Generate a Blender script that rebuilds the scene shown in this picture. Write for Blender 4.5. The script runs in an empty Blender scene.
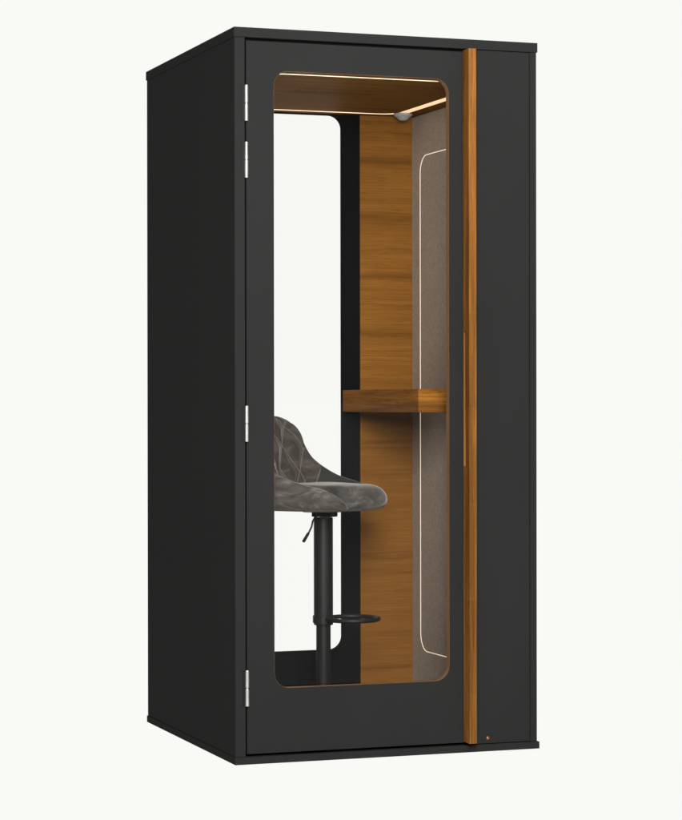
import bpy, bmesh, math
from mathutils import Vector, Matrix

LED, LINE, STUDIO = .98, .66, .10
LAMPS = [('key_softbox', (.35, -3.6, 3.6), (.5, 0, 1.2), 2.2, 1.2, 135),
         ('front_softbox', (-.88, -4.0, 2.05), (.6, .5, 1.0), 1.0, 1.4, 285)]

# ------------------------------------------------------------------ the bucket shape of the stool's back (forward, left, height in metres)
def catmull(P, n):
    out=[]
    m=len(P)
    for i in range(n):
        x=i/(n-1)*(m-1); k=min(int(x),m-2); f=x-k
        p0=P[max(k-1,0)];p1=P[k];p2=P[k+1];p3=P[min(k+2,m-1)]
        out.append(tuple(0.5*(2*b+(c-a)*f+(2*a-5*b+4*c-d)*f*f+(3*b-a-3*c+d)*f**3) for a,b,c,d in zip(p0,p1,p2,p3)))
    return out
HALF=[(.140,.125,.757),(.134,.152,.782),(.095,.184,.805),(.02,.192,.822),(-.057,.192,.846),(-.134,.188,.893),(-.17,.178,.945),(-.19,.152,.99),(-.203,.118,1.018),(-.213,.08,1.032),(-.218,.04,1.037)]
RIM=HALF+[(-.22,0,1.038)]+[(f,-l,z) for f,l,z in reversed(HALF)]
NT=161
rim=catmull(RIM,NT)
def normals():
    N=[]
    for i in range(NT):
        a=rim[max(i-1,0)];b=rim[min(i+1,NT-1)]
        dx,dy=b[0]-a[0],b[1]-a[1];l=math.hypot(dx,dy) or 1
        N.append((-dy/l,dx/l))
    # outward test: away from (0,0)
    N=[(x,y) if x*rim[i][0]+y*rim[i][1]>0 else (-x,-y) for i,(x,y) in enumerate(N)]
    for _ in range(6):
        M=list(N)
        for i in range(1,NT-1):
            x=N[i-1][0]+N[i][0]+N[i+1][0];y=N[i-1][1]+N[i][1]+N[i+1][1];l=math.hypot(x,y)
            M[i]=(x/l,y/l)
        N=M
    return N
NRM=normals()
def inner(i,v,lift=0.0):
    """point on the inner face of the shell, v = 0 crease .. 1 under the rim"""
    f,l,z=rim[i]; nx,ny=NRM[i]
    zc=min(.795,z-.012); zt=z-.010
    zz=zc+(zt-zc)*v
    h=min(1,(zt-zc)/.2)
    off=-.022-.036*h*(1-v)**1.3-.006*h*math.sin(math.pi*v)-lift
    return (f+nx*off,l+ny*off,zz)
# ------------------------------------------------------------------ helpers
C = bpy.context.scene.collection
R = math.radians

def link(name, me, mat=None, parent=None, bevel=0, smooth=False, seg=2):
    me.name = name
    if mat: me.materials.append(mat)
    o = bpy.data.objects.new(name, me); C.objects.link(o)
    if parent: o.parent = parent
    if smooth:
        for p in me.polygons: p.use_smooth = True
    if bevel:
        m = o.modifiers.new('bevel', 'BEVEL'); m.width = bevel; m.segments = seg
        m.limit_method = 'ANGLE'; m.angle_limit = R(35)
    return o

def obj(name, bm, mat, parent=None, bevel=0, smooth=False, seg=2):
    bmesh.ops.recalc_face_normals(bm, faces=bm.faces)
    me = bpy.data.meshes.new(name); bm.to_mesh(me); bm.free()
    return link(name, me, mat, parent, bevel, smooth, seg)

def add_box(bm, x0, x1, y0, y1, z0, z1):
    v = [bm.verts.new((x, y, z)) for x in (x0, x1) for y in (y0, y1) for z in (z0, z1)]
    for f in ((0,1,3,2),(4,6,7,5),(0,4,5,1),(2,3,7,6),(0,2,6,4),(1,5,7,3)):
        bm.faces.new([v[i] for i in f])

def box(name, x0, x1, y0, y1, z0, z1, mat, parent, bevel=.0012):
    bm = bmesh.new(); add_box(bm, x0, x1, y0, y1, z0, z1)
    return obj(name, bm, mat, parent, bevel)

def rrect(x0, x1, z0, z1, r, n=14):
    P = []
    for cx, cz, a0 in ((x1-r, z1-r, 0), (x0+r, z1-r, 90), (x0+r, z0+r, 180), (x1-r, z0+r, 270)):
        for k in range(n+1):
            a = R(a0+90*k/n); P.append((cx+r*math.cos(a), cz+r*math.sin(a)))
    return P

def plate(outer, inner, y0, y1, axes='xz'):
    """a board of outline `outer` with an opening `inner`, from depth y0 to y1"""
    bm = bmesh.new()
    def pt(p, d):
        if axes == 'xz': return (p[0], d, p[1])
        if axes == 'yz': return (d, p[0], p[1])
        return (p[0], p[1], d)
    E = []
    for loop in ([outer, inner] if inner else [outer]):
        v = [bm.verts.new(pt(p, y0)) for p in loop]
        E += [bm.edges.new((v[i], v[(i+1) % len(v)])) for i in range(len(v))]
    g = bmesh.ops.triangle_fill(bm, edges=E, use_beauty=True)
    F = [f for f in g['geom'] if isinstance(f, bmesh.types.BMFace)]
    x = bmesh.ops.extrude_face_region(bm, geom=F)
    V = [e for e in x['geom'] if isinstance(e, bmesh.types.BMVert)]
    d = y1-y0
    bmesh.ops.translate(bm, verts=V, vec={'xz': (0,d,0), 'yz': (d,0,0), 'xy': (0,0,d)}[axes])
    return bm

def add_lathe(bm, prof, n=48, cx=0, cy=0):
    """prof: list of (radius, z)"""
    rings = []
    for r, z in prof:
        if r < 1e-6: rings.append([bm.verts.new((cx, cy, z))])
        else: rings.append([bm.verts.new((cx+r*math.cos(2*math.pi*k/n), cy+r*math.sin(2*math.pi*k/n), z)) for k in range(n)])
    for a, b in zip(rings, rings[1:]):
        for k in range(n):
            q = [a[k % len(a)], a[(k+1) % len(a)], b[(k+1) % len(b)], b[k % len(b)]]
            u = []
            for w in q:
                if w not in u: u.append(w)
            if len(u) > 2: bm.faces.new(u)

def add_tube(bm, P, r, n=12, closed=False, cap=True):
    P = [Vector(p) for p in P]; m = len(P); rings = []
    up = Vector((0, 0, 1))
    for i, p in enumerate(P):
        a = P[(i-1) % m] if closed else P[max(i-1, 0)]
        b = P[(i+1) % m] if closed else P[min(i+1, m-1)]
        t = (b-a).normalized()
        s = t.cross(up)
        if s.length < .05: s = t.cross(Vector((1, 0, 0)))
        s.normalize(); u = s.cross(t)
        rr = r[i] if isinstance(r, (list, tuple)) else r
        rings.append([bm.verts.new(p+rr*(math.cos(2*math.pi*k/n)*s+math.sin(2*math.pi*k/n)*u)) for k in range(n)])
    for i in range(m if closed else m-1):
        A, B = rings[i], rings[(i+1) % m]
        for k in range(n): bm.faces.new((A[k], A[(k+1) % n], B[(k+1) % n], B[k]))
    if cap and not closed: bm.faces.new(rings[0][::-1]); bm.faces.new(rings[-1])

def thing(name, label, cat, loc=(0,0,0), rz=0):
    o = bpy.data.objects.new(name, None); C.objects.link(o)
    o.location = loc; o.rotation_euler = (0, 0, rz); o['label'] = label; o['category'] = cat
    return o

# ------------------------------------------------------------------ materials
class NT_:
    def __init__(s, name):
        s.m = bpy.data.materials.new(name); s.m.use_nodes = True
        s.t = s.m.node_tree; s.n = s.t.nodes; s.b = s.n['Principled BSDF']; s.out = s.n['Material Output']
        s.tc = s.n.new('ShaderNodeTexCoord')
    def new(s, typ, **kw):
        n = s.n.new(typ)
        for k, v in kw.items(): setattr(n, k, v)
        return n
    def l(s, a, b): s.t.links.new(a, b)
    def map(s, scale, loc=(0,0,0), rot=(0,0,0)):
        n = s.new('ShaderNodeMapping'); s.l(s.tc.outputs['Object'], n.inputs[0])
        n.inputs['Scale'].default_value = scale; n.inputs['Location'].default_value = loc; n.inputs['Rotation'].default_value = rot
        return n.outputs[0]
    def noise(s, vec, scale=1, detail=4, rough=.55, dist=0):
        n = s.new('ShaderNodeTexNoise'); s.l(vec, n.inputs['Vector'])
        n.inputs['Scale'].default_value = scale; n.inputs['Detail'].default_value = detail
        n.inputs['Roughness'].default_value = rough; n.inputs['Distortion'].default_value = dist
        return n.outputs['Fac']
    def ramp(s, fac, stops):
        n = s.new('ShaderNodeValToRGB'); s.l(fac, n.inputs[0])
        e = n.color_ramp.elements
        while len(e) < len(stops): e.new(.5)
        for x, (p, c) in zip(e, stops):
            x.position = p; x.color = (c, c, c, 1) if isinstance(c, (int, float)) else (*c, 1)
        return n.outputs[0]
    def mix(s, fac, a, b, typ='MIX'):
        n = s.new('ShaderNodeMix', data_type='RGBA', blend_type=typ)
        for sock, v in ((n.inputs[0], fac), (n.inputs[6], a), (n.inputs[7], b)):
            if hasattr(v, 'is_output'): s.l(v, sock)
            elif isinstance(v, (int, float)) and sock != n.inputs[0]: sock.default_value = (v, v, v, 1)
            elif isinstance(v, (int, float)): sock.default_value = v
            else: sock.default_value = (*v, 1)
        return n.outputs[2]
    def math(s, op, a, b=0):
        n = s.new('ShaderNodeMath', operation=op)
        for sock, v in zip(n.inputs, (a, b)):
            if hasattr(v, 'is_output'): s.l(v, sock)
            else: sock.default_value = v
        return n.outputs[0]
    def bump(s, h, strength=.2, dist=.001):
        n = s.new('ShaderNodeBump'); s.l(h, n.inputs['Height'])
        n.inputs['Strength'].default_value = strength; n.inputs['Distance'].default_value = dist
        s.l(n.outputs[0], s.b.inputs['Normal'])
    def set(s, **kw):
        for k, v in kw.items():
            i = s.b.inputs[k.replace('_', ' ')]
            if hasattr(v, 'is_output'): s.l(v, i)
            elif isinstance(v, tuple): i.default_value = (*v, 1)
            else: i.default_value = v
        return s.m

def paint(name, col, rough=.55, spec=.12):
    t = NT_(name)
    big = t.noise(t.map((2, 2, 1.2)), 1, 3)
    fine = t.noise(t.map((420, 420, 420)), 1, 2)
    c = t.mix(t.ramp(big, [(.3, 0), (.7, 1)]), tuple(x*.93 for x in col), tuple(x*1.07 for x in col))
    t.bump(fine, .12, .0006)
    return t.set(Base_Color=c, Roughness=t.ramp(big, [(.3, rough-.05), (.7, rough+.05)]), Specular_IOR_Level=spec)

def wood(name, dark, mid, light, along=0, seed=0, band=None, rough=.5, fine=1.0, pore=.3, fig_w=.2, spec=.004):
    """timber with the grain along axis `along`"""
    t = NT_(name)
    def sc(a, x): return tuple(a if k in (along if isinstance(along, tuple) else (along,)) else x for k in range(3))
    low = t.noise(t.map(sc(.8, 7), (seed, seed*1.7, seed*.6)), 1, 3, .5, .4)
    fig = t.noise(t.map(sc(1.3, 26*fine), (seed*2, seed, seed*3)), 1, 6, .68, .5)
    fib = t.noise(t.map(sc(3.6, 190*fine), (seed, seed*.3, seed)), 1, 5, .75)
    por = t.noise(t.map(sc(16, 190*fine), (seed*.4, seed, seed*2)), 1, 1, .5)
    c = t.ramp(fig, [(.5-fig_w, dark), (.5, mid), (.5+fig_w, light)])
    c = t.mix(t.ramp(low, [(.3, 0), (.7, .55)]), c, tuple(x*.82 for x in mid))
    c = t.mix(t.ramp(fib, [(.38, .68), (.55, 0)]), c, dark)
    c = t.mix(t.ramp(por, [(.27, pore), (.36, 0)]), c, tuple(x*.6 for x in dark))
    if band:
        # dark heartwood streaks that run across the veneer sheet at uneven heights
        sep = t.new('ShaderNodeSeparateXYZ'); t.l(t.tc.outputs['Object'], sep.inputs[0])
        wob = t.noise(t.map((5, 5, 11), (seed, 3, 1)), 1, 3, .5, .6)
        z = t.math('ADD', sep.outputs[2], t.math('MULTIPLY', t.math('SUBTRACT', wob, .5), .035))
        for zc, w, k in band:
            d = t.math('ABSOLUTE', t.math('SUBTRACT', z, zc))
            f = t.math('MULTIPLY', t.ramp(t.math('DIVIDE', d, w), [(0, 1), (.25, .75), (1, 0)]), k)
            c = t.mix(f, c, tuple(x*.62 for x in dark))
    t.bump(t.math('ADD', fib, por), .12, .0006)
    return t.set(Base_Color=c, Roughness=rough, Specular_IOR_Level=spec), t, c

def emit(name, col, s, base=(.8, .8, .8)):
    t = NT_(name)
    n = t.noise(t.map((6, 6, 6)), 1, 2)
    return t.set(Base_Color=base, Emission_Color=t.mix(t.ramp(n, [(.3, 0), (.7, 1)]), tuple(x*.94 for x in col), col), Emission_Strength=s)

M = {}
M['black'] = paint('charcoal_laminate', (.0170, .0170, .0172), .6, .005)
M['frame'] = paint('black_frame_paint', (.0075, .0075, .0078), .6, .005)
M['steel_black'] = paint('black_powder_coat', (.009, .009, .0094), .45, .22)
M['plastic'] = paint('black_plastic', (.009, .009, .009), .5, .1)
M['gap'] = paint('dark_gasket', (.006, .006, .006), .8, .02)
M['vent'] = paint('brown_vent_shadow', (.045, .022, .008), .8, .02)
M['sensor'] = paint('grey_sensor_plastic', (.36, .35, .35), .5, .1)

M['wall_wood'], _, _ = wood('oak_wall_veneer', (.135, .058, .012), (.228, .098, .0195), (.268, .120, .027), 0, 3.1,
    band=[(1.925, .032, .7), (1.724, .026, .6), (1.52, .022, .55), (1.32, .022, .5), (.944, .010, .5), (.921, .008, .4), (.845, .007, .35), (.54, .012, .45), (.494, .008, .4), (.157, .012, .5), (2.02, .008, .3), (1.615, .007, .3), (1.42, .006, .25), (.70, .008, .3), (.35, .007, .3)], rough=.55, fine=1.25, fig_w=.27, pore=.5)
M['ceiling_wood'], _, _ = wood('dark_oak_ceiling', (.14, .060, .013), (.20, .090, .021), (.245, .115, .030), 0, 7.7, rough=.5)
M['desk_wood'], _, _ = wood('oak_desk', (.095, .036, .006), (.225, .090, .0145), (.33, .14, .025), (0, 1), 5.3, rough=.42, fine=.8, fig_w=.13, pore=.6)
M['edge_wood'], _, _ = wood('raw_oak_edge', (.14, .075, .036), (.18, .10, .05), (.22, .125, .065), 2, 1.3)

def handle_wood():
    m, t, c = wood('oiled_oak_bar', (.085, .031, .006), (.20, .080, .0150), (.30, .132, .030), 2, 9.2, rough=.42, fine=1.5, fig_w=.13, pore=.6, spec=.12)
    # finger-jointed lamellas: every block has a tone of its own, with a thin dark joint
    sep = t.new('ShaderNodeSeparateXYZ'); t.l(t.tc.outputs['Object'], sep.inputs[0])
    wob = t.math('MULTIPLY', t.math('SUBTRACT', t.noise(t.map((90, 90, 4)), 1, 2), .5), .03)
    z = t.math('DIVIDE', t.math('ADD', t.math('ADD', sep.outputs[2], wob), .112), .293)
    wn = t.new('ShaderNodeTexWhiteNoise', noise_dimensions='1D'); t.l(t.math('FLOOR', z), wn.inputs['W'])
    tone = t.ramp(wn.outputs['Value'], [(0, .90), (1, 1.08)])
    c2 = t.mix(1, c, tone, 'MULTIPLY')
    fr = t.math('FRACT', z)
    c2 = t.mix(t.ramp(fr, [(0, .4), (.009, 0)]), c2, (.2, .08, .02))
    return t.set(Base_Color=c2)
M['bar'] = handle_wood()

def felt():
    t = NT_('grey_brown_felt')
    f1 = t.noise(t.map((150, 150, 150)), 1, 4, .7); f2 = t.noise(t.map((9, 9, 9)), 1, 4, .6)
    f3 = t.noise(t.map((60, 60, 60)), 1, 3, .6)
    c = t.ramp(f1, [(.3, (.275, .228, .182)), (.7, (.490, .398, .312))])
    c = t.mix(t.ramp(f2, [(.3, .0), (.7, .28)]), c, (.27, .226, .185))
    c = t.mix(t.ramp(f3, [(.35, .2), (.65, 0)]), c, (.25, .21, .175))
    t.bump(f1, .5, .002)
    return t.set(Base_Color=c, Roughness=.95, Specular_IOR_Level=.05)
M['felt'] = felt()

def carpet():
    t = NT_('dark_carpet')
    f = t.noise(t.map((300, 300, 300)), 1, 3, .7)
    t.bump(f, .6, .003)
    return t.set(Base_Color=t.ramp(f, [(.3, (.02, .02, .02)), (.7, (.05, .05, .048))]), Roughness=.95, Specular_IOR_Level=.05)
M['carpet'] = carpet()

def velvet(name, dark, mid, light, sheen=.36):
    t = NT_(name)
    a = t.noise(t.map((11, 11, 22), (2, 5, 1)), 1, 6, .68, .9); b = t.noise(t.map((34, 34, 44)), 1, 4, .6, .8)
    g = t.noise(t.map((700, 700, 700)), 1, 2, .6)
    c = t.ramp(a, [(.32, dark), (.52, mid), (.72, light)])      # the pile lies this way or that: crushed patches
    c = t.mix(t.ramp(b, [(.35, .35), (.62, 0)]), c, dark)
    t.bump(t.math('ADD', t.math('MULTIPLY', b, .6), t.math('MULTIPLY', g, .4)), .25, .003)
    m = t.set(Base_Color=c, Roughness=.85, Specular_IOR_Level=.08)
    t.b.inputs['Sheen Weight'].default_value = sheen
    t.b.inputs['Sheen Roughness'].default_value = .35
    t.b.inputs['Sheen Tint'].default_value = (.95, .9, .85, 1)
    return m
M['velvet_seat'] = velvet('shaded_velvet_seat', (.024, .023, .021), (.060, .057, .051), (.165, .150, .131))  # darker copy of the shell velvet, painting the shade between the wings
M['velvet'] = velvet('crushed_grey_velvet', (.028, .026, .023), (.082, .075, .066), (.215, .195, .169))
M['velvet_back'] = velvet('brown_grey_velvet', (.024, .021, .018), (.052, .045, .039), (.10, .087, .074), .3)
M['velvet_plain'] = velvet('plain_charcoal_velvet', (.022, .022, .021), (.028, .028, .027), (.036, .036, .034), .1)  # darker tone on the unquilted fronts of the wings
M['seam_sheen'] = velvet('seam_sheen_velvet', (.11, .10, .085), (.14, .125, .105), (.165, .15, .125), .3)  # pale tone for seam tubes that stand in for the velvet's sheen

def metal(name, col, rough):
    t = NT_(name)
    n = t.noise(t.map((15, 15, 15)), 1, 2)
    return t.set(Base_Color=col, Metallic=1.0, Roughness=t.ramp(n, [(.3, rough*.8), (.7, rough*1.2)]))
M['silver'] = metal('brushed_nickel', (.50, .49, .48), .42)
M['copper'] = metal('copper_rivet', (.42, .20, .09), .35)

def glass():
    t = NT_('clear_glass'); t.n.remove(t.b)
    tr = t.new('ShaderNodeBsdfTransparent'); tr.inputs[0].default_value = (1, 1, 1, 1)
    gl = t.new('ShaderNodeBsdfGlossy'); gl.inputs['Roughness'].default_value = .02
    lw = t.new('ShaderNodeLayerWeight'); lw.inputs[0].default_value = .5
    f = t.math('ADD', t.math('MULTIPLY', t.math('POWER', lw.outputs['Facing'], 5), .9), .006)
    mx = t.new('ShaderNodeMixShader'); t.l(f, mx.inputs[0]); t.l(tr.outputs[0], mx.inputs[1]); t.l(gl.outputs[0], mx.inputs[2])
    t.l(mx.outputs[0], t.out.inputs[0])
    return t.m
M['glass'] = glass()
M['led'] = emit('warm_led_diffuser', (.93, .62, .30), LED)
M['glow_outline'] = emit('warm_glow_outline', (1.0, .80, .55), LINE)

def glow_floor():
    t = NT_('shadowless_floor'); t.n.remove(t.b)
    n = t.noise(t.map((.5, .5, .5)), 1, 2)
    d = t.new('ShaderNodeBsdfTranslucent')
    t.l(t.ramp(n, [(0, .998), (1, 1.0)]), d.inputs[0])
    t.l(d.outputs[0], t.out.inputs[0])
    return t.m
M['floor'] = glow_floor()

# ------------------------------------------------------------------ the floor: a made-up translucent sheet, lit from below so no shadow shows
bm = bmesh.new()
v = [bm.verts.new((40*math.cos(2*math.pi*k/64), 40*math.sin(2*math.pi*k/64), -.004)) for k in range(64)]
bm.faces.new(v)
o = obj('floor', bm, M['floor']); o['kind'] = 'structure'

# ------------------------------------------------------------------ the booth
W, D, H = .9894, 1.018, 2.2
B = thing('phone_booth', 'charcoal office phone booth with glazed front door and upright oak handle bar', 'phone booth')
box('base_plate', 0, W+.004, 0, D, 0, .022, M['black'], B, .0015)
box('roof_plate', 0, W, 0, D, 2.1705, H, M['black'], B, .0015)
box('side_panel', .0025, .0345, .0035, 1.013, .0222, 2.1703, M['black'], B)
box('side_panel', .9640, .9862, .0035, 1.013, .0222, 2.1703, M['black'], B)
# the fixed front board beside the door
o = box('front_panel', .752, .9632, .0065, .031, .0235, 2.1695, M['black'], B)
bm = bmesh.new()
add_lathe(bm, [(0, 0), (.0035, .0006), (.0052, 0), (.0056, -.003)], 24)
bmesh.ops.rotate(bm, verts=bm.verts, cent=(0, 0, 0), matrix=Matrix.Rotation(R(90), 3, 'X'))
bmesh.ops.translate(bm, verts=bm.verts, vec=(.8208, .0055, .0405))
obj('rivet', bm, M['copper'], o, smooth=True)

# the door
x0, x1, z0, z1 = .0402, .7400, .0300, 2.1615
WX0, WX1, WZ0, WZ1, WR = .1273, .6933, .2235, 2.0755, .047
door = obj('door', plate([(x0, z0), (x1, z0), (x1, z1), (x0, z1)], rrect(WX0-.0006, WX1+.0006, WZ0-.0006, WZ1+.0006, WR+.0006), .008, .0305), M['black'], B, .0006)
obj('opening_lining', plate(rrect(WX0-.0005, WX1+.0005, WZ0-.0005, WZ1+.0005, WR+.0005), rrect(WX0, WX1, WZ0, WZ1, WR), .0092, .0310), M['edge_wood'], door)
obj('glass_pane', plate(rrect(WX0-.006, WX1+.006, WZ0-.006, WZ1+.006, WR), None, .0325, .0385), M['glass'], door)
# dark rebate behind the gaps round the door
obj('door_rebate', plate([(.0335, .0223), (.7515, .0223), (.7515, 2.1703), (.0335, 2.1703)], [(.052, .046), (.725, .046), (.725, 2.146), (.052, 2.146)], .0345, .0455), M['gap'], B)

# the handle bar: full height, with a finger groove let into its left face
def bar():
    bm = bmesh.new()
    xa, xb, ya, yb, za, zb = .7402, .7645, -.040, .0078, .0325, 2.1660
    g0, g1, gy0, gy1, gd = .882, 1.299, -.021, .0030, .0050
    add_box(bm, xa, xb, ya, yb, za, zb)
    bmesh.ops.recalc_face_normals(bm, faces=bm.faces)
    me = bpy.data.meshes.new('bar'); bm.to_mesh(me); bm.free()
    o = link('handle_bar', me, M['bar'], door)
    cb = plate(rrect(gy0, gy1, g0, g1, .0078, 8), None, xa-.01, xa+gd, 'yz')
    bmesh.ops.recalc_face_normals(cb, faces=cb.faces)
    cm = bpy.data.meshes.new('cut'); cb.to_mesh(cm); cb.free()
    c = bpy.data.objects.new('cut', cm); C.objects.link(c)
    m = o.modifiers.new('groove', 'BOOLEAN'); m.object = c; m.operation = 'DIFFERENCE'; m.solver = 'EXACT'
    dg = bpy.context.evaluated_depsgraph_get(); dg.update()
    me2 = bpy.data.meshes.new_from_object(o.evaluated_get(dg))
    o.modifiers.clear(); o.data = me2
    if not me2.materials: me2.materials.append(M['bar'])
    bpy.data.objects.remove(c); bpy.data.meshes.remove(cm); bpy.data.meshes.remove(me)
    me2.name = 'handle_bar'
    b = o.modifiers.new('bevel', 'BEVEL'); b.width = .0018; b.segments = 3; b.limit_method = 'ANGLE'; b.angle_limit = R(40)
bar()

# hinges: a dark leaf on the post and a bright two-piece barrel in the gap
def hinge(zc, h=.1085):
    bm = bmesh.new()
    add_box(bm, .0245, .0352, .0014, .0034, zc-h/2+.003, zc+h/2-.003)
    add_box(bm, .0415, .0455, .0046, .0081, zc-h/2+.003, zc+h/2-.003)
    o = obj('hinge', bm, M['plastic'], B, .0006)
    bm = bmesh.new()
    for a, b in ((zc-h/2, zc-.0012), (zc+.0012, zc+h/2)):
        add_lathe(bm, [(0, a), (.0050, a), (.0062, a+.0012), (.0062, a+.003), (.0062, (a+b)/2), (.0062, b-.003), (.0062, b-.0012), (.0050, b), (0, b)], 28, .0383, .0008)
    add_lathe(bm, [(.0045, zc-.002), (.0045, zc+.002)], 16, .0383, .0008)
    s = obj('barrel', bm, M['silver'], o, smooth=False)
    for p in s.data.polygons: p.use_smooth = abs(p.normal.z) < .9
for zc in (1.9745, 1.805, 1.0175, .228): hinge(zc)

# the back wall: a dark glazed frame and an oak board beside it
fr = obj('back_frame', plate([(.0345, .0525), (.7565, .0525), (.7565, 2.1695), (.0345, 2.1695)], rrect(WX0, WX1, WZ0, WZ1, WR), .9800, 1.0040), M['frame'], B, .0008)
obj('glass_pane', plate(rrect(WX0-.01, WX1+.01, WZ0-.01, WZ1+.01, WR), None, 1.0045, 1.0105), M['glass'], fr)
box('back_panel', .7570, .9630, .9765, 1.0100, .0525, 2.1695, M['wall_wood'], B, .001)
# side linings of felt, each with a thin emissive outline
LY0, LY1, LZ0, LZ1, LR = .125, .897, .2195, 1.9355, .062
for side in (0, 1):
    a, b = ((.0340, .0480), (.9495, .9635))[side]
    f = box('felt_panel', a, b, .047, (.9795, .9760)[side], .0525, 2.0775, M['felt'], B, .002)
    q = (.0470, .0492) if side == 0 else (.9483, .9505)
    o = obj('panel_outline', plate(rrect(LY0, LY1, LZ0, LZ1, LR), rrect(LY0+.0033, LY1-.0033, LZ0+.0024, LZ1-.0024, LR-.0028), q[0], q[1], 'yz'), M['glow_outline'], f)
box('floor_panel', .0345, .9632, .0465, 1.0035, .0225, .0520, M['carpet'], B, 0)
# the ceiling board, with a lit ring, a patch of vent holes and a small sensor
ce = box('ceiling_panel', .0345, .9632, .0465, .9762, 2.0785, 2.1000, M['ceiling_wood'], B, .001)
CX0, CX1, CY0, CY1 = .112, .887, .078, .914
obj('light_strip', plate(rrect(CX0, CX1, CY0, CY1, .085), rrect(CX0+.028, CX1-.028, CY0+.0055, CY1-.0055, .060), 2.0765, 2.0790, 'xy'), M['led'], ce)
bm = bmesh.new()
for i in range(26):
    for j in range(13):
        if (i in (0, 25)) and (j in (0, 12)): continue
        cx, cy = .335+i*.0115+(.00575 if j % 2 else 0), .36+j*.012
        w = [bm.verts.new((cx+0.0021*math.cos(k*math.pi/4), cy+0.0021*math.sin(k*math.pi/4), 2.0779)) for k in range(8)]
        bm.faces.new(w)
obj('vent_holes', bm, M['vent'], ce)
bm = bmesh.new()
add_lathe(bm, [(0, 2.0520), (.007, 2.0523), (.013, 2.0540), (.018, 2.0575), (.0205, 2.0615), (.026, 2.0650), (.0315, 2.0690), (.0325, 2.0715), (.0325, 2.0764), (0, 2.0764)], 48, .8755, .868)
s = obj('motion_sensor', bm, M['sensor'], B, smooth=True)
# wall desk
DX0, DX1, DY0, DY1, DZ0, DZ1 = .6915, .9490, .2610, .9760, 1.0480, 1.1235
dk = box('desk_shelf', DX0, DX1, DY0, DY1, DZ0, DZ1, M['desk_wood'], B, .0015)

bm = bmesh.new(); add_lathe(bm, [(0, .0008), (.003, .0006), (.0036, 0), (.0036, -.001)], 20)
bmesh.ops.rotate(bm, verts=bm.verts, cent=(0, 0, 0), matrix=Matrix.Rotation(R(-90), 3, 'Y'))
bmesh.ops.translate(bm, verts=bm.verts, vec=(DX0, .67, 1.1005))
obj('screw_cap', bm, M['edge_wood'], dk, smooth=True)

# ------------------------------------------------------------------ the stool
SX, SY = .4535, .5
S = thing('bar_stool', 'grey velvet bucket bar stool with quilted back inside the phone booth', 'bar stool', (SX, SY, .0520), R(-19.64-28))
Z0 = .0520
# shell: a padded bucket that runs from the near front round the back to the far front
NV = 34
LINES = [[(63.5, 1.0), (67, .9), (72, .625), (78, .3)], [(43, 1.0), (46, .825), (55, .325), (61, .03)],
         [(33, 1.0), (33.5, .6), (34, .3), (34.5, .02)], [(72, 1.0), (67, .9), (60, .865), (53, .825), (46.2, .81)],
         [(80, .78), (76, .715), (72, .625), (64.5, .45), (57, .3), (47, .12), (43, .03)]]
LINES += [[(160-i, v) for i, v in l] for l in LINES]
LINES.append([(78, .3), (72, .175), (67, .03)])
def inner_f(i, v, lift=0):
    k = min(int(i), NT-2); f = i-k
    a, b = inner(k, v, lift), inner(k+1, v, lift)
    return tuple(p+(q-p)*f for p, q in zip(a, b))
dense = []
for l in LINES:
    pts = []
    for (a, b), (c, d) in zip(l, l[1:]):
        n = max(3, int(abs(c-a)+abs(d-b)*30))
        pts += [(a+(c-a)*k/n, b+(d-b)*k/n) for k in range(n)]
    pts.append(l[-1]); dense.append(pts)
seam3 = [Vector(inner_f(a, b)) for l in dense for a, b in l]
from mathutils import kdtree
kd = kdtree.KDTree(len(seam3))
for i, p in enumerate(seam3): kd.insert(p, i)
kd.balance()
def puff(i, v):
    p = Vector(inner(i, v)); d = kd.find(p)[2]
    quilt = 1 if 33 <= i <= 127 else 0
    return (.014*min(1, d/.030)**.8) if quilt else 0
bm = bmesh.new(); rows = []
for i in range(NT):
    f, l, z = rim[i]; nx, ny = NRM[i]; h = z-.735
    hs = min(1, h/.1)
    prof = [(-.075, .7335), (-.045, .7325), (-.020, .7340), (.000, .7400), (.011, .735+.16*h), (.0170, .735+.35*h), (.0180, .735+.55*h),
            (.0155, .735+.72*h), (.0115, .735+.84*h), (.0055, .735+.94*h), (-.003, .735+.99*h), (-.011, z), (-.018, z-.0025), (-.0215, z-.0075)]
    row = [(f+nx*o_, l+ny*o_, min(zz, z)) for o_, zz in prof]
    for k in range(NV):
        v_ = 1-k/(NV-1)
        row.append(inner(i, v_, puff(i, v_)))
    zc = row[-1][2]
    row.append((f-nx*.085, l-ny*.085, zc-.006))
    rows.append([bm.verts.new((a, b, c-Z0)) for a, b, c in row])
for i, (a, b) in enumerate(zip(rows, rows[1:])):
    for k in range(len(a)-1):
        fc = bm.faces.new((a[k], a[k+1], b[k+1], b[k]))
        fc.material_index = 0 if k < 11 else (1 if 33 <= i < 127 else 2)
for r_ in (rows[0], rows[-1]):
    bm.faces.new(r_)
sh = obj('backrest', bm, M['velvet'], S, smooth=True)
sh.data.materials.append(M['velvet_back']); sh.data.materials.append(M['velvet_plain'])
bm = bmesh.new()
for l in dense:
    P = [Vector(inner_f(a, b, .0034)) - Vector((0, 0, Z0)) for a, b in l]
    add_tube(bm, P, .0012, 6)
obj('seam', bm, M['seam_sheen'], sh, smooth=True)

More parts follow.
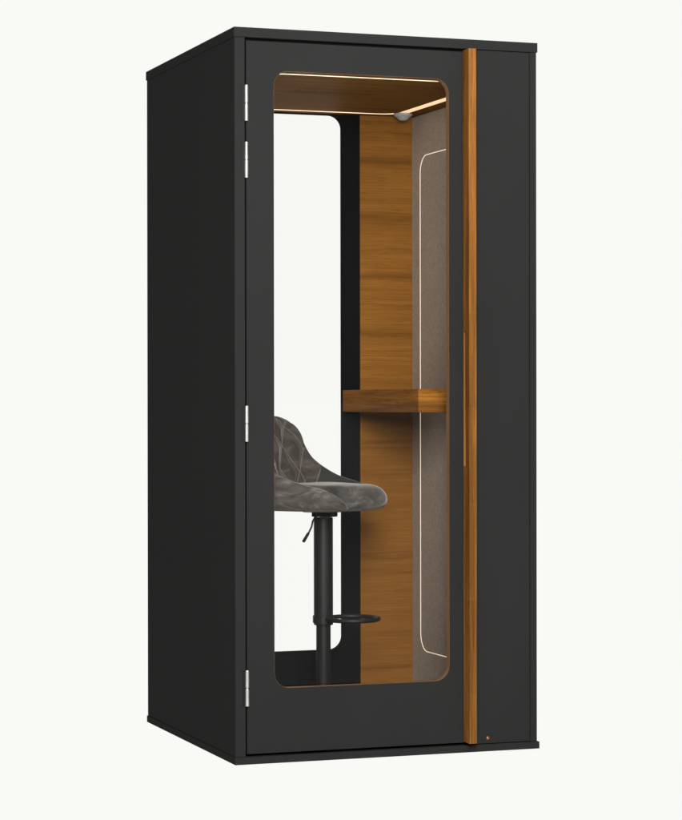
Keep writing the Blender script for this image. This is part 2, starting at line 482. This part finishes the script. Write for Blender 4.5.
# seat cushion
def se(r, a, n=2.6):
    c, s = math.cos(a), math.sin(a)
    return (.022+.180*r*math.copysign(abs(c)**(2/n), c), .166*r*math.copysign(abs(s)**(2/n), s))
bm = bmesh.new(); NA = 112; rings = []
top, bot, tip = .8185, .7320, .7690
def ripple(x, y): return .0016*math.sin(31*x+9*y+1.3)*math.sin(17*y-5*x)
for r in [0, .12, .25, .38, .5, .6, .68]:
    rings.append((r, top-.0015*(r/.68)**2*1.0))
for k in range(1, 29):
    a = R(90-180*k/28)
    zz = tip+((top-.0015-tip) if a > 0 else (tip-bot))*math.sin(a)
    ca_, sa_ = math.cos(a), math.sin(a)
    rings.append((.68+.32*abs(ca_)**.8 if abs(a) < R(89.9) else .68, zz))
rings += [(.5, bot-.0005), (.25, bot-.001), (0, bot-.001)]
vr = []
for r, z in rings:
    if r == 0: vr.append([bm.verts.new((.022, 0, z-Z0))]); continue
    ring = []
    for k in range(NA):
        x, y = se(r, 2*math.pi*k/NA)
        dz = ripple(x, y)
        q_ = max(0, min(1, (x-.03)/.09)); y *= .86+.14*q_*q_*(3-2*q_)     # the seat pad is narrower between the wings
        up_ = max(0, min(1, (z-.735)/.08))
        dz += up_*(-.012*max(0, (x-.06)/.14)**2 + .004*math.cos(y/.166*1.4)*(1-r))
        ring.append(bm.verts.new((x, y, z+dz-Z0)))
    vr.append(ring)
for a, b in zip(vr, vr[1:]):
    for k in range(NA):
        q = []
        for w in (a[k % len(a)], a[(k+1) % NA % len(a)], b[(k+1) % NA % len(b)], b[k % len(b)]):
            if w not in q: q.append(w)
        if len(q) > 2: bm.faces.new(q)
obj('seat_cushion', bm, M['velvet_seat'], S, smooth=True)

# under the seat: bracket, lever, column, cover, foot ring, base
bm = bmesh.new(); add_box(bm, -.050, .06, -.05, .05, .7255-Z0, .7318-Z0); add_box(bm, -.030, .040, -.026, .026, .7105-Z0, .7255-Z0)
pl = obj('seat_bracket', bm, M['steel_black'], S, .003)
ca = R(-(-19.64-28))       # world x axis in stool space
def cam(u, w, z):          # u to the right in the picture's floor direction, w away
    a = R(28); return Vector((u*math.cos(a)-w*math.sin(a), u*math.sin(a)+w*math.cos(a), z-Z0))
bm = bmesh.new()
add_tube(bm, [cam(-.010, -.040, .718), cam(-.026, -.047, .712), cam(-.0335, -.050, .698), cam(-.0375, -.051, .680), cam(-.046, -.052, .662), cam(-.052, -.052, .652)], .0030, 10)
lv = obj('lever', bm, M['steel_black'], S, smooth=True)
bm = bmesh.new()
add_tube(bm, [cam(-.0470, -.052, .661), cam(-.0478, -.052, .6595), cam(-.0628, -.052, .634), cam(-.0645, -.052, .631)], [.0030, .0046, .0052, .0036], 12)
obj('grip', bm, M['plastic'], lv, smooth=True)
def lathe(name, prof, mat, parent, cut=R(30)):
    bm = bmesh.new(); add_lathe(bm, [(r, z-Z0) for r, z in prof], 64)
    o = obj(name, bm, mat, parent, smooth=True)
    m = o.modifiers.new('split', 'EDGE_SPLIT'); m.split_angle = cut
    return o
cv = lathe('column_cover', [(0, .3595), (.0240, .3595), (.0300, .3600), (.0312, .3615), (.0312, .706), (.0295, .708), (0, .708)], M['steel_black'], S)
lathe('column', [(.0235, .072), (.0235, .3650)], M['steel_black'], S)
lathe('base', [(0, .0525), (.200, .0525), (.203, .055), (.203, .0585), (.195, .061), (.12, .068), (.05, .078), (.030, .09), (.0262, .105), (.0236, .108)], M['steel_black'], S)
bm = bmesh.new()
P = []
for k in range(64):
    a = 2*math.pi*k/64
    P.append(cam(.0935-.0855*math.cos(a), -.004+.092*math.sin(a), .3795))
add_tube(bm, P, .0070, 14, closed=True)
ft = obj('footrest', bm, M['steel_black'], S, smooth=True)
bm = bmesh.new(); add_lathe(bm, [(.0318, .366-Z0), (.0345, .367-Z0), (.0345, .390-Z0), (.0318, .391-Z0)], 48)
obj('clamp_ring', bm, M['steel_black'], ft, smooth=False)

# ------------------------------------------------------------------ camera
f_, cx_, cy_, cz_, yaw, pitch, roll = 2348.4893, -2.052066, -6.693534, 1.0794384, .342785, -.00304378, -.00147697
fw = Vector((math.sin(yaw)*math.cos(pitch), math.cos(yaw)*math.cos(pitch), math.sin(pitch)))
rt = Vector((math.cos(yaw), -math.sin(yaw), 0)); up = rt.cross(fw)
c, s = math.cos(roll), math.sin(roll)
rt2 = c*rt+s*up; up2 = -s*rt+c*up
cam_d = bpy.data.cameras.new('camera'); cam_o = bpy.data.objects.new('camera', cam_d); C.objects.link(cam_o)
cam_o.matrix_world = Matrix(((rt2.x, up2.x, -fw.x, cx_), (rt2.y, up2.y, -fw.y, cy_), (rt2.z, up2.z, -fw.z, cz_), (0, 0, 0, 1)))
cam_d.sensor_fit = 'HORIZONTAL'; cam_d.sensor_width = 36; cam_d.lens = f_/682*36; cam_d.clip_end = 500; cam_d.clip_start = .05
bpy.context.scene.camera = cam_o

# ------------------------------------------------------------------ light: a white studio, dimmer behind the photographer, and soft boxes
w = bpy.data.worlds.new('World'); bpy.context.scene.world = w; w.use_nodes = True
nt = w.node_tree; n = nt.nodes; bg = n['Background']
tc = n.new('ShaderNodeTexCoord')
dp = n.new('ShaderNodeVectorMath'); dp.operation = 'DOT_PRODUCT'; nt.links.new(tc.outputs['Generated'], dp.inputs[0])
dp.inputs[1].default_value = (math.sin(.34), math.cos(.34), 0)
r1 = n.new('ShaderNodeMapRange'); r1.interpolation_type = 'SMOOTHSTEP'; nt.links.new(dp.outputs['Value'], r1.inputs[0])
r1.inputs[1].default_value = .55; r1.inputs[2].default_value = .85; r1.inputs[3].default_value = STUDIO; r1.inputs[4].default_value = 1
sx = n.new('ShaderNodeSeparateXYZ'); nt.links.new(tc.outputs['Generated'], sx.inputs[0])
lo = n.new('ShaderNodeMath'); lo.operation = 'LESS_THAN'; nt.links.new(sx.outputs[2], lo.inputs[0]); lo.inputs[1].default_value = 0
mx = n.new('ShaderNodeMath'); mx.operation = 'MAXIMUM'; nt.links.new(lo.outputs[0], mx.inputs[0]); nt.links.new(r1.outputs[0], mx.inputs[1])
cl = n.new('ShaderNodeVectorMath'); cl.operation = 'SCALE'; cl.inputs[0].default_value = (.947, .956, .913)
nt.links.new(mx.outputs[0], cl.inputs['Scale']); nt.links.new(cl.outputs[0], bg.inputs[0]); bg.inputs[1].default_value = 1

def area(name, loc, target, sx_, sy_, power, col=(1, .98, .955)):
    d = bpy.data.lights.new(name, 'AREA'); d.shape = 'RECTANGLE'; d.size = sx_; d.size_y = sy_; d.energy = power; d.color = col
    o = bpy.data.objects.new(name, d); C.objects.link(o); o.location = loc
    o.rotation_euler = (Vector(target)-Vector(loc)).to_track_quat('-Z', 'Y').to_euler()
for a in LAMPS: area(*a)

sc = bpy.context.scene
sc.view_settings.view_transform = 'Standard'; sc.view_settings.look = 'None'; sc.view_settings.exposure = 0; sc.view_settings.gamma = 1
sc.render.engine = 'CYCLES'
sc.cycles.max_bounces = 10; sc.cycles.transparent_max_bounces = 16; sc.cycles.diffuse_bounces = 5; sc.cycles.glossy_bounces = 4
sc.cycles.caustics_reflective = False; sc.cycles.caustics_refractive = False
sc.cycles.use_denoising = True
